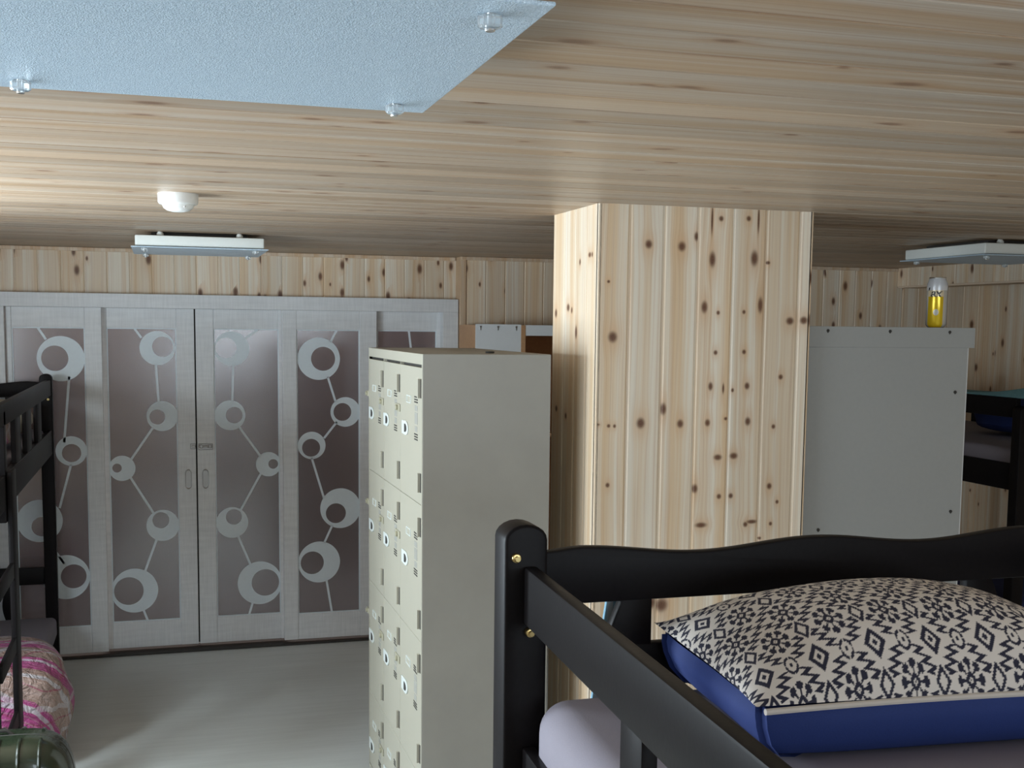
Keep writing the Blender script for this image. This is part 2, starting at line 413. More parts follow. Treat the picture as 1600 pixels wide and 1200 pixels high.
# ------------------------------------------------------------------ pillar
PX0, PX1, PY0, PY1 = 1.43, 2.258, 3.82, 4.30
bm = nb(); box(bm, PX0+TH, PX1-TH, PY0+TH, PY1-TH, 0, CZ); pillar = struct('wall_pillar', bm, m_pine_plain)
gr = [1.43, 1.5475, 1.6755, 1.8045, 1.9395, 2.070, 2.2045, 2.258]
KN = [(1.89,2.334,.0067,.0072),(1.855,2.328,.0033,.04),(1.997,2.338,.0067,.0072),(2.036,2.334,.0033,.0367),(1.617,2.237,.01,.0112),(1.742,2.233,.0108,.0128),(1.797,2.269,.0067,.012),(1.86,2.191,.0092,.0207),(2.024,2.199,.0108,.0207),(2.079,2.185,.0058,.0048),(1.471,2.106,.0042,.004),(1.834,2.024,.0092,.0159),(1.888,2.005,.005,.0056),(1.989,2.009,.005,.0056),(2.053,2.034,.0075,.0207),(2.174,1.979,.0117,.0104),(2.23,1.982,.0117,.0104),(1.49,1.916,.0125,.0143),(1.882,1.864,.0058,.0064),(1.994,1.867,.0058,.0064),(2.144,1.777,.0067,.0072),(1.866,1.744,.0067,.0112),(1.916,1.736,.0033,.0143),(1.953,1.73,.0042,.0056),(2.01,1.745,.0075,.0096),(1.686,1.665,.0083,.0159),(1.601,1.616,.0117,.0143),(1.752,1.612,.0092,.0112),(1.437,1.613,.0083,.0032),(1.481,1.608,.005,.0048),(1.503,1.607,.0042,.0048),(1.858,1.614,.0075,.0096),(1.93,1.628,.0058,.0048),(2.017,1.617,.0083,.0112),(2.121,1.597,.0058,.0064),(1.902,1.489,.0117,.008),(1.965,1.493,.0117,.0088),(1.481,1.4,.0058,.0064),(1.815,1.378,.0083,.012),(1.911,1.347,.0067,.0072),(1.958,1.348,.0067,.0072),(2.112,1.379,.0075,.0088),(2.146,1.32,.005,.0056),(2.122,1.24,.005,.0056),(1.843,1.245,.0167,.0072),(2.02,1.241,.0067,.0072),(2.046,1.25,.0167,.0056),(2.079,1.188,.005,.004),(1.657,.972,.0117,.0175),(1.696,.961,.0183,.0191),(1.60,.5,.01,.012),(1.99,.7,.01,.012)]
for i in range(7):
    a, b = gr[i], gr[i+1]
    kn = [(k[0]-a, k[1], k[2]*1.15, k[3]*1.15) for k in KN if a <= k[0] < b]
    mt = pine('pine_pillar', PINE, kn)
    add_plank(pillar, (a, PY0, 0), (1, 0, 0), (0, -1, 0), CZ, width=b-a, mat=mt, gap=.008, bev=.004)
yy = [3.82, 3.93, 4.05, 4.17, 4.30]
LK = [[(.03, 2.20, .012, .008), (.055, 2.2, .006, .008)], [(.05, 2.18, .007, .01), (.02, 1.93, .01, .02)], [(.05, 2.02, .014, .012), (.09, 2.01, .008, .01), (.04, 1.62, .01, .01)], [(.04, 2.0, .012, .014), (.06, 1.64, .012, .01)]]
for i in range(4):
    mt = pine('pine_pillar', PINE, LK[i])
    add_plank(pillar, (PX0, yy[i+1], 0), (0, -1, 0), (-1, 0, 0), CZ, width=yy[i+1]-yy[i], mat=mt, gap=.003, bev=.0025)
    add_plank(pillar, (PX1, yy[i], 0), (0, 1, 0), (1, 0, 0), CZ, width=yy[i+1]-yy[i], mat=m_pine, gap=.003, bev=.0025)

# ------------------------------------------------------------------ sliding doors
def frame_box(par, name, *a, bev=.0025, mat=m_door):
    bm = nb(); box(bm, *a, bev); return obj(name, bm, mat, par)
FY, RY = 7.12, 7.17                      # front faces of the two tracks
casing = struct('door_6', loc=(0, 0, 0)); casing.name = 'trim_3'
frame_box(casing, 'head_casing', HX0-.05, HX1, 7.085, YB+.10, 2.03, HZ)
frame_box(casing, 'side_casing', HX0-.05, -.845, 7.085, YB+.10, 0, 2.03)
frame_box(casing, 'side_casing', 1.648, HX1, 7.085, YB+.10, 0, 2.03)
bm = nb(); box(bm, -.845, 1.648, 7.10, YB+.08, 0, .012); obj('floor_track', bm, m_slot, casing)
DZ0, DZ1, GZ0, GZ1 = .03, 2.03, .186, 1.916
RINGS = {1: [(-.558,1.739,.128,-.59,1.741,.072),(-.515,1.212,.085,-.514,1.2,.052),(-.693,.814,.122,-.683,.781,.056),(-.56,.481,.129,-.52,.484,.07)],
 2: [(-.034,1.8,.099,-.004,1.808,.059),(-.013,1.403,.088,-.041,1.398,.044),(-.243,1.1,.074,-.271,1.102,.026),(-.021,.755,.093,-.032,.786,.048),(-.187,.371,.132,-.22,.37,.083)],
 3: [(.388,1.799,.102,.355,1.803,.061),(.374,1.403,.089,.398,1.404,.049),(.596,1.105,.074,.624,1.106,.029),(.379,.757,.093,.389,.791,.047),(.538,.38,.132,.571,.381,.082)],
 4: [(.895,1.742,.127,.921,1.742,.072),(1.054,1.42,.09,1.036,1.42,.054),(.85,1.219,.083,.846,1.205,.054),(1.022,.83,.123,.994,.8,.061),(.891,.502,.127,.849,.499,.07)],
 5: [(1.50,1.30,.10,1.47,1.31,.06),(1.38,.75,.12,1.40,.72,.06)]}
LINES = {1: [(-.675,1.917,-.634,1.852),(-.516,1.632,-.552,1.268),(-.519,1.128,-.586,.89),(-.669,.719,-.57,.566)],
 2: [(-.158,1.918,-.121,1.864),(-.044,1.701,-.032,1.49),(-.068,1.328,-.192,1.155),(-.197,1.039,-.072,.834),(-.058,.665,-.127,.489),(-.139,.243,-.118,.172)],
 3: [(.54,1.919,.465,1.863),(.396,1.697,.388,1.489),(.424,1.331,.55,1.159),(.551,1.045,.43,.837),(.411,.671,.483,.501),(.494,.253,.473,.184)],
 4: [(1.001,1.914,.966,1.847),(.948,1.627,.995,1.488),(1.002,1.355,.924,1.266),(.849,1.138,.922,.901),(.971,.719,.923,.626),(.935,.381,.966,.195)],
 5: [(1.455,1.914,1.52,1.40),(1.46,1.2,1.40,.87)]}
def clampx(x, a, b): return max(a, min(b, x))
DOORS = {1: (-.842, -.336, -.812, -.427, FY), 2: (-.344, .174, -.312, .073, RY), 3: (.182, .70, .284, .662, RY), 4: (.678, 1.244, .762, 1.140, FY), 5: (1.20, 1.66, 1.257, 1.628, RY)}
for k, (x0, x1, g0, g1, yf) in DOORS.items():
    d = struct('door_%d' % k, loc=((x0+x1)/2, yf, DZ0)); yb = yf+.034
    if g0-x0 > .004: frame_box(d, 'stile', x0, g0, yf, yb, DZ0, DZ1)
    frame_box(d, 'stile', g1, x1, yf, yb, DZ0, DZ1)
    frame_box(d, 'top_rail', g0, g1, yf+.003, yb, GZ1, DZ1)
    frame_box(d, 'bottom_rail', g0, g1, yf+.003, yb, DZ0, GZ0)
    # thin pale bead round the glass
    bm = nb(); e = .006
    for q in ((g0, g1, GZ1-e, GZ1), (g0, g1, GZ0, GZ0+e), (g0, g0+e, GZ0+e, GZ1-e), (g1-e, g1, GZ0+e, GZ1-e)):
        box(bm, q[0], q[1], yf+.008, yf+.016, q[2], q[3])
    obj('glazing_bead', bm, m_film, d)
    bm = nb(); box(bm, g0, g1, yf+.014, yf+.019, GZ0, GZ1); pane = obj('pane', bm, m_glass, d)
    py = yf+.0135
    for (cx, cz, R, ix, iz, r) in RINGS[k]:
        bm = nb(); n = 64; fr = []; bk = []
        dd = math.hypot(ix-cx, iz-cz)
        if dd + r > R-.004:
            s = (R-.004-r)/dd; ix = cx+(ix-cx)*s; iz = cz+(iz-cz)*s
        for j in range(n):
            a = 2*math.pi*j/n; c_, s_ = math.cos(a), math.sin(a)
            fr.append((bm.verts.new((clampx(cx+R*c_, g0+.005, g1-.005), py, clampx(cz+R*s_, GZ0+.005, GZ1-.005))), bm.verts.new((clampx(ix+r*c_, g0+.006, g1-.006), py, iz+r*s_))))
        for j in range(n):
            A, B = fr[j], fr[(j+1) % n]; bm.faces.new((A[0], A[1], B[1], B[0]))
        ex = bmesh.ops.extrude_face_region(bm, geom=bm.faces[:]); bmesh.ops.translate(bm, verts=[v for v in ex['geom'] if isinstance(v, bmesh.types.BMVert)], vec=(0, -.0008, 0))
        bmesh.ops.recalc_face_normals(bm, faces=bm.faces[:])
        obj('ring_decal', bm, m_film, pane)
    for (ax, az, bx_, bz) in LINES[k]:
        bm = nb(); t_ = Vector((bx_-ax, bz-az)).normalized(); nn = Vector((-t_.y, t_.x))*.0065
        az2, bz2 = [clampx(q, GZ0+.004, GZ1-.004) for q in (az+ .006*(-t_.y), bz+.006*t_.y)]
        prism(bm, [(ax+nn.x, az2+nn.y), (bx_+nn.x, bz2+nn.y), (bx_-nn.x, bz2-nn.y), (ax-nn.x, az2-nn.y)], 'y', py-.0008, py)
        obj('line_decal', bm, m_film, pane)
    if k in (2, 3):
        hx = .129 if k == 2 else .227
        bm = nb(); n = 40; A = []; B = []; Cc = []
        for j in range(n):
            a = 2*math.pi*j/n; ca, sa = math.cos(a), math.sin(a)
            st = .034 if sa > 0 else -.034
            A.append(bm.verts.new((hx+.020*ca, yf-.001, 1.027+st+.026*sa))); B.append(bm.verts.new((hx+.017*ca, yf-.005, 1.027+st+.022*sa))); Cc.append(bm.verts.new((hx+.013*ca, yf-.0005, 1.027+st+.017*sa)))
        for j in range(n):
            q = (j+1) % n; bm.faces.new((A[j], A[q], B[q], B[j])); bm.faces.new((B[j], B[q], Cc[q], Cc[j]))
        h = obj('flush_pull', bm, m_chrome, d, True)
        bm = nb(); bm.faces.new([bm.verts.new((hx+.014*math.cos(2*math.pi*j/n), yf-.0012, 1.027+(.034 if math.sin(2*math.pi*j/n) > 0 else -.034)+.018*math.sin(2*math.pi*j/n))) for j in range(n)])
        obj('pull_recess', bm, m_steel, h)
        bm = nb()
        if k == 2:
            box(bm, .142, .174, yf-.006, yf, 1.207, 1.239, .002); box(bm, .150, .172, yf-.014, yf-.006, 1.216, 1.230, .003)
        else:
            box(bm, .188, .272, yf-.004, yf, 1.200, 1.238, .003)
            cyl(bm, (.228, yf-.011, 1.222), .006, .078, 'x', 12); box(bm, .196, .212, yf-.018, yf-.004, 1.211, 1.233, .003); box(bm, .248, .262, yf-.018, yf-.004, 1.211, 1.233, .003)
            cyl(bm, (.232, yf-.018, 1.218), .004, .016, 'y', 10)
        obj('bolt_latch', bm, m_steel, d)
bm = nb(); box(bm, .168, .190, RY+.036, RY+.05, DZ0, DZ1); obj('gap_block_strip', bm, m_slot, bpy.data.objects['door_2'])  # dark strip added to keep hall light out of the door gap
# hallway behind the glass
bm = nb(); box(bm, XL, 3.0, 9.1, 9.2, 0, 2.5); box(bm, XL-.1, XL, YB+.2, 9.1, 0, 2.5); box(bm, 2.0, 2.1, YB+.32, 9.1, 0, 2.5); box(bm, XL, 2.1, YB+.25, 9.1, 2.45, 2.55)
struct('wall_hallway', bm, m_hall)
area('hallway_fill', (.3, 8.75, 2.42), (.3, 8.9, 0), 3.2, .3, 26, (1.0, .92, .88))  # added lamp washing the unseen hall wall so the glass brightens upwards

# ------------------------------------------------------------------ lockers
LX0, LX1, LY0, LY1, LTOP = .8366, 1.293, 3.90, 4.985, 1.853
lk = thing('locker', 'cream steel locker bank of twelve small doors standing left of the pine pillar', 'locker', ((LX0+LX1)/2, (LY0+LY1)/2, 0))
bm = nb()
box(bm, LX0+.0015, LX1, LY0-.0012, LY0+.010, .02, LTOP-.001, .001); obj('side_panel', bm, m_locker_side, lk)
bm = nb(); box(bm, LX0+.0015, LX1, LY1-.012, LY1+.001, .02, LTOP-.001, .001)
obj('side_panel', bm, m_locker_side, lk)
bm = nb(); box(bm, LX1-.01, LX1, LY0+.012, LY1-.012, .02, LTOP-.01); obj('back_panel', bm, m_locker, lk)
# dented top sheet
bm = nb(); nx, ny = 14, 24; vs = []
for i in range(nx+1):
    row = []
    for j in range(ny+1):
        u, v = i/nx, j/ny; edge = min(u, 1-u, v, 1-v)*2
        z = LTOP + .0 + .008*math.sin(u*3.1)*math.sin(v*math.pi)*(1 if edge > 0 else 0) - .010*math.exp(-((u-.55)**2+(v-.35)**2)*40)
        row.append(bm.verts.new((LX0+.002+(LX1-LX0-.003)*u, LY0+.001+(LY1-LY0-.002)*v, z)))
    vs.append(row)
for i in range(nx):
    for j in range(ny): bm.faces.new((vs[i][j], vs[i+1][j], vs[i+1][j+1], vs[i][j+1]))
ex = bmesh.ops.extrude_face_region(bm, geom=bm.faces[:]); bmesh.ops.translate(bm, verts=[v for v in ex['geom'] if isinstance(v, bmesh.types.BMVert)], vec=(0, 0, -.012)); bmesh.ops.recalc_face_normals(bm, faces=bm.faces[:])
obj('top_panel', bm, m_locker_side, lk, True)
bm = nb(); cyl(bm, (1.10, LY0+.10, LTOP+.005), .016, .006, 'z', 20, bev=.001); obj('top_cap', bm, m_slot, lk)
cols = [(4.634, 4.972), (4.290, 4.628), (3.914, 4.285)]        # far, middle, near
rows = [(1.3355, 1.812), (.8555, 1.334), (.3705, .854), (.04, .369)]
bm = nb()      # frame around the doors
box(bm, LX0, LX0+.02, LY0, LY1, 1.816, LTOP, .002); box(bm, LX0, LX0+.02, LY0, LY0+.012, .02, 1.816); box(bm, LX0, LX0+.02, LY1-.012, LY1, .02, 1.816)
box(bm, LX0, LX0+.02, LY0+.012, LY1-.012, .0, .036)
for yy_ in (4.287, 4.631): box(bm, LX0+.001, LX0+.02, yy_-.002, yy_+.002, .036, 1.816)
obj('face_frame', bm, m_locker, lk)
bm = nb(); box(bm, LX0+.014, LX0+.03, LY0+.012, LY1-.012, .03, 1.82); obj('inner_shadow_panel', bm, m_slot, lk)
for ri, (z0, z1) in enumerate(rows):
    for ci, (y0, y1) in enumerate(cols):
        bm = nb(); box(bm, LX0+.001, LX0+.013, y0, y1, z0, z1-.006 if ri == 0 else z1, .002); dr = obj('door', bm, m_locker, lk)
        ya = y0; fx = LX0+.001
        def piece(name, mat, *boxes, bev=.001):
            bm = nb()
            for b in boxes: box(bm, *b, bev)
            return obj(name, bm, mat, dr)
        top = {0: 1.812, 1: 1.334, 2: .854, 3: .369}[ri]
        for zt in ((top-.044), (top-.368)):
            if zt-.068 > z0: piece('hinge', m_steel if False else m_locker, (fx-.011, fx, ya+.014, ya+.026, zt-.066, zt)); piece('hinge_gap', m_slot, (fx-.0015, fx, ya+.004, ya+.014, zt-.066, zt), bev=0)
        zt = top-.111     # label holder: rectangular frame
        ly = ya+.175
        piece('label_holder', m_handle_white, (fx-.003, fx, ly, ly+.075, zt-.003, zt), (fx-.003, fx, ly, ly+.075, zt-.027, zt-.024), (fx-.003, fx, ly, ly+.005, zt-.024, zt-.003), (fx-.003, fx, ly+.07, ly+.075, zt-.024, zt-.003), bev=0)
        sl = []
        for zz in (top-.108, top-.117, top-.126, top-.238, top-.247, top-.256):
            sl.append((fx-.0012, fx+.001, ya+.062, ya+.118, zz-.0045, zz))
        for b_ in sl: piece('vent_slot', m_slot, b_, bev=0)
        for b_ in ((fx-.0006, fx, ya+.066, ya+.112, top-.160, top-.140), (fx-.0006, fx, ya+.064, ya+.114, top-.205, top-.164), (fx-.0006, fx, ya+.068, ya+.110, top-.232, top-.212)): piece('sticker_residue', m_residue, b_, bev=0)
        # D-shaped cup pull
        hy, hz = ya+.275, top-.232; pts = []
        for j in range(17):
            a = -math.pi/2+math.pi*j/16; pts.append((hy-.048*math.cos(a)+.0, hz+.028*math.sin(a)))
        pts = [(hy+.045, hz-.026), (hy+.045, hz+.026)][::-1] + pts
        bm = nb(); pts2 = [(hy+.05, hz+.024), (hy+.05, hz-.024)] + [(hy-.012-.045*math.cos(-math.pi/2+math.pi*j/14), hz+.026*math.sin(-math.pi/2+math.pi*j/14)) for j in range(15)]
        prism(bm, pts2, 'x', fx-.005, fx, .0015); pl = obj('cup_pull', bm, m_handle_white, dr)
        bm = nb(); pts3 = [(hy+.0, hz+.015), (hy+.0, hz-.015)] + [(hy-.012-.028*math.cos(-math.pi/2+math.pi*j/10), hz+.015*math.sin(-math.pi/2+math.pi*j/10)) for j in range(11)]
        prism(bm, pts3, 'x', fx-.0062, fx-.0045); obj('pull_recess', bm, m_slot, dr)
        if not (ci == 2 and ri in (0, 1, 2)) or False:
            hz2 = top-.168; bm = nb()
            box(bm, fx-.004, fx, ya+.0, ya+.085, hz2-.014, hz2+.014, .002); cyl(bm, (fx-.008, ya+.035, hz2), .010, .01, 'x', 16, bev=.002)
            obj('lock_tab', bm, m_hasp, dr)
# two small plastic tabs on the far edge of the bank
for zz in (1.657, .06+1.13, .71):
    bm = nb(); box(bm, LX0-.002, LX0+.004, LY1-.004, LY1+.05, zz-.012, zz+.012, .002); cyl(bm, (LX0-.005, LY1+.03, zz), .009, .008, 'x', 14); obj('lock_tab', bm, m_hasp, lk)

# ------------------------------------------------------------------ wardrobes seen from behind
wd = thing('wardrobe', 'tall grey wardrobe back panel standing just right of the pillar', 'wardrobe', (2.65, 4.1, 0))
z1 = 1.962
bm = nb(); box(bm, 2.262, 2.975, 3.870, 3.876, .0, 1.885, .001); box(bm, 2.262, 3.004, 3.868, 3.876, 1.885, z1, .001); obj('back_panel', bm, m_backboard, wd)
bm = nb(); box(bm, 2.27, 2.288, 3.876, 4.36, 0, z1-.02, .001); obj('side_panel', bm, m_backwhite, wd)
bm = nb(); box(bm, 2.966, 2.984, 3.876, 4.36, 0, 1.885, .001); obj('side_panel', bm, m_backwhite, wd)
bm = nb(); box(bm, 2.265, 3.0, 3.876, 4.38, z1-.02, z1, .002); obj('top_panel', bm, m_backwhite, wd)
bm = nb(); box(bm, 2.29, 2.964, 4.345, 4.36, .02, z1-.025, .001); obj('front_panel', bm, m_backwhite, wd)
for (nx_, nz) in ((2.36, 1.946), (2.625, 1.946), (2.888, 1.945), (2.925, 1.715), (2.93, 1.25), (2.35, 1.2)):
    bm = nb(); cyl(bm, (nx_, 3.8675, nz), .006, .004, 'y', 10); box(bm, nx_-.002, nx_+.002, 3.8665, 3.868, nz-.008, nz+.002); obj('nail', bm, m_slot, wd)
wd2 = thing('cabinet', 'open cabinet with white back board behind the cream lockers', 'cabinet', (1.96, 6.7, 0))
bm = nb(); box(bm, 1.728, 2.003, 6.60, 6.606, .0, 1.96, .001); obj('back_board', bm, m_backwhite, wd2)
bm = nb(); box(bm, 2.003, 2.03, 6.598, 7.0, 0, 1.955, .001); obj('side_panel', bm, m_woodedge, wd2)
bm = nb(); box(bm, 1.728, 1.745, 6.606, 7.0, 0, 1.955, .001); obj('side_panel', bm, m_woodedge, wd2)
bm = nb(); box(bm, 2.03, 2.42, 6.60, 6.615, 1.895, 1.957, .001); obj('top_rail', bm, m_backwhite, wd2)
bm = nb(); box(bm, 1.745, 2.003, 6.606, 7.0, 1.94, 1.955); box(bm, 2.03, 2.42, 6.615, 7.0, 1.94, 1.955); obj('top_panel', bm, m_woodedge, wd2)
bm = nb(); box(bm, 2.03, 2.42, 6.97, 7.0, 0, 1.94); obj('inner_panel', bm, m_woodedge, wd2)
bm = nb(); box(bm, 2.42, 2.438, 6.60, 7.0, 0, 1.957); obj('side_panel', bm, m_woodedge, wd2)
bm = nb(); box(bm, 2.03, 2.42, 6.62, 6.97, 1.3, 1.318); obj('shelf', bm, m_woodedge, wd2)
for nx_ in (1.758, 1.862, 1.972):
    bm = nb(); cyl(bm, (nx_, 6.5975, 1.945), .005, .004, 'y', 10); box(bm, nx_-.0015, nx_+.0015, 6.5965, 6.598, 1.925, 1.944); obj('nail', bm, m_steel, wd2)

# beer can on the wardrobe
cx, cy, cz = 2.862, 3.92, z1
can = thing('beer_can', 'tall white and yellow beer can standing on top of the grey wardrobe', 'can', (cx, cy, cz))
def m_can_fn():
    t = NT('printed_can'); P = t.sep(t.obj())
    zz = P[2]; a = t.math('ARCTAN2', P[1], P[0])
    side = t.math('LESS_THAN', a, -1.55)
    lower = t.math('MULTIPLY', t.math('LESS_THAN', zz, .118), side)
    c = t.mix(t.math('LESS_THAN', zz, .142), (.70, .74, .80), (.50, .50, .47))
    c = t.mix(t.math('MULTIPLY', side, t.math('LESS_THAN', zz, .142)), c, (.78, .68, .48))
    c = t.mix(lower, c, (.72, .50, .02))
    d = t.math('ADD', t.math('POWER', t.math('DIVIDE', t.math('ADD', a, 2.25), .26), 2), t.math('POWER', t.math('DIVIDE', t.math('SUBTRACT', zz, .058), .012), 2))
    c = t.mix(t.math('LESS_THAN', d, 1.0), c, (.62, .62, .58))
    t.set(Base_Color=c, Metallic=.35, Roughness=.22); return t.m
bm = nb(); lathe(bm, (cx, cy, cz), [(.028, 0), (.034, .004), (.0385, .012), (.0385, .155), (.037, .168), (.031, .184), (.030, .187)], 48)
obj('can_body', bm, m_can_fn(), can, True)
bm = nb(); lathe(bm, (cx, cy, cz), [(.030, .187), (.0315, .190), (.0305, .192), (.028, .189), (.001, .188)], 40); obj('can_lid', bm, m_chrome, can, True)
bm = nb(); box(bm, cx-.008, cx+.008, cy-.014, cy+.004, cz+.189, cz+.191, .001); obj('pull_tab', bm, m_chrome, can)
m_black = plain('black_ink', (.01, .01, .01), .35)
def wrap_text(s, ang, z, size, parent, R=.0389):
    cu = bpy.data.curves.new('lettering', 'FONT'); cu.body = s; cu.size = size; cu.shear = .25; cu.offset = .0012; cu.extrude = .0003; cu.align_x = 'CENTER'
    to = bpy.data.objects.new('tmp_text', cu); COL.objects.link(to)
    dg = bpy.context.evaluated_depsgraph_get(); me = bpy.data.meshes.new_from_object(to.evaluated_get(dg)); bpy.data.objects.remove(to)
    for v in me.vertices:
        a = ang + v.co.x/R; r = R+v.co.z*.5
        v.co = (r*math.cos(a), r*math.sin(a), z+v.co.y)
    o = bpy.data.objects.new('lettering', me); COL.objects.link(o); me.materials.append(m_black); o.parent = parent
    return o
# the camera sees the can from its lower left; only the end of the word turns this way
wrap_text('ax', math.atan2(-3.92, -2.862)+math.radians(-8), .118, .042, can)
wrap_text("'", math.atan2(-3.92, -2.862)+math.radians(-56), .124, .038, can)

# ------------------------------------------------------------------ bunk beds
def rounded_post(bm, x0, x1, y0, y1, z0, z1):
    wv = x1-x0; pts = [(x0, z0), (x1, z0), (x1, z1-.024)]
    for j in range(1, 10):
        a = math.pi*j/10; pts.append(((x0+x1)/2+wv/2*math.cos(a), z1-.024+.024*math.sin(a)))
    pts.append((x0, z1-.024))
    prism(bm, pts, 'y', y0, y1, .005, 3)
def wave_board(bm, xa, xb, y0, y1, zb, zc, amp=.015):
    """head board with a wavy top edge: crests near the posts and in the middle"""
    n = 60; xm = (xa+xb)/2; L = (xb-xa); pts = [(xb, zb), (xa, zb)][::-1]
    top = []
    for i in range(n+1):
        s = i/n; ph = (s-.5)/.405
        z = zc - amp*(.5-.5*math.cos(math.pi*2*(s-.5)/.44)) if abs(s-.5) < .44 else zc - .006*((abs(s-.5)-.44)/.06)
        top.append((xa+L*s, z))
    prism(bm, [(xa, zb), (xb, zb)] + top[::-1], 'y', y0, y1, .004, 2)
def upright(bm, x0, x1, y0, y1, z0, z1, side):
    """slat with one bulged edge on the given side (-1 left, 1 right)"""
    n = 12; bulge = []
    for i in range(n+1):
        s = i/n; bulge.append((( x0 if side < 0 else x1) + side*.028*math.sin(math.pi*s), z0+(z1-z0)*s))
    pts = ([(x1, z1), (x1, z0)] + bulge) if side < 0 else ([(x0, z0)] + bulge + [(x0, z1)])
    prism(bm, pts, 'y', y0, y1, .003, 2)

def end_frame(t, px0, px1, yf, down=True, pw=.066):
    """posts, head boards and bulged slats of one bed end; yf = near face of the posts"""
    for xa in (px0, px1-pw):
        bm = nb(); rounded_post(bm, xa, xa+pw, yf, yf+.06, 0, 1.66); obj('post', bm, m_bed, t, True)
    a, b = px0+pw, px1-pw; c = (a+b)/2; y0, y1 = yf+.02, yf+.042
    bm = nb(); wave_board(bm, a, b, y0, y1, 1.532, 1.619); obj('head_board', bm, m_bed, t, True)
    bm = nb(); box(bm, a+.125, b-.125, y0, y1-.002, 1.394, 1.464, .004); obj('head_slat', bm, m_bed, t, True)
    bm = nb(); box(bm, a, b, y0-.004, y1+.004, 1.215, 1.345, .004); obj('cross_rail', bm, m_bed, t, True)
    for x0, sd in ((a+.128, -1), (b-.128-.05, 1)):
        bm = nb(); upright(bm, x0, x0+.05, y0+.001, y1-.001, 1.34, 1.535, sd); obj('upright', bm, m_bed, t, True)
    if down:
        bm = nb(); box(bm, a, b, y0, y1, .479, .577, .004); obj('foot_board', bm, m_bed, t, True)
        bm = nb(); box(bm, a, b, y0, y1, .175, .256, .004); obj('cross_rail', bm, m_bed, t, True)
        for x0, sd in ((a+.148, 1), (b-.148-.05, -1)):
            bm = nb(); upright(bm, x0, x0+.05, y0+.001, y1-.001, .25, .482, sd); obj('upright', bm, m_bed, t, True)
def bolt(t, x, y, z, ax):
    bm = nb(); cyl(bm, (x, y, z), .007, .012, ax, 14, bev=.0015); cyl(bm, (x+(-.006 if ax == 'x' else 0), y+(-.006 if ax == 'y' else 0), z), .004, .012, ax, 8)
    obj('bolt', bm, m_brass, t, True)
def soft_box(name, mat, t, x0, x1, y0, y1, z0, z1, r=.05, label=None):
    bm = nb(); box(bm, x0, x1, y0, y1, z0, z1, r, 6); o = obj(name, bm, mat, t, True); return o

# main bunk, near right
BX0, BX1, BYF = .474, 1.534, 1.63
bed = thing('bunk_bed', 'black lacquered bunk bed nearest the camera with wavy head board and patterned pillow', 'bunk bed', (1.0, .65, 0))
end_frame(bed, BX0, BX1, BYF); end_frame(bed, BX0-.102, BX1-.102, -.44)
def skewed(bm, k, y0=1.63):
    for v in bm.verts: v.co.x += (v.co.y-y0)*k
    return bm
def side_rails(t, xo, xi, y0, y1, balusters, top=(1.512, 1.598), low=(1.20, 1.345), thick=.02, k=0):
    bm = nb(); box(bm, xo, xi, y0, y1, top[0], top[1], .004); obj('guard_rail', skewed(bm, k), m_bed, t, True)
    bm = nb(); box(bm, xo, xi, y0, y1, low[0], low[1], .004); obj('side_rail', skewed(bm, k), m_bed, t, True)
    for (ya, yb) in balusters:
        bm = nb(); box(bm, (xo+xi)/2-thick/2, (xo+xi)/2+thick/2, ya, yb, low[1]-.02, top[0]+.01, .003); obj('baluster', skewed(bm, k), m_bed, t, True)
side_rails(bed, .503, .524, -.38, BYF, [(1.12, 1.19), (.74, .81), (.36, .43), (-.02, .05)], low=(1.20, 1.325), k=.05)
side_rails(bed, 1.47, 1.505, -.38, BYF, [(1.18, 1.25), (.6, .67), (.04, .11)], low=(1.20, 1.325), k=.05)
bolt(bed, .512, BYF-.004, 1.50, 'y'); bolt(bed, .49, BYF-.002, 1.612, 'y')
bm = nb(); box(bm, .54, 1.46, -.36, 1.64, 1.215, 1.235); obj('mattress_base', skewed(bm, .05), m_bed, bed)
bm = nb(); box(bm, .518, 1.462, -.37, 1.626, 1.225, 1.405, .046, 8); mt = obj('mattress', skewed(bm, .05), m_sheet, None, True)
tag(mt, 'lilac fitted sheet mattress on the nearest bunk under the patterned pillow', 'mattress')
# fitted-sheet crease
bm = nb(); tube(bm, [(.5285-.0065-.002*i, 1.50-.04*i, 1.335-.009*i) for i in range(8)], .0018, 6); obj('sheet_seam', bm, m_cream, mt, True)

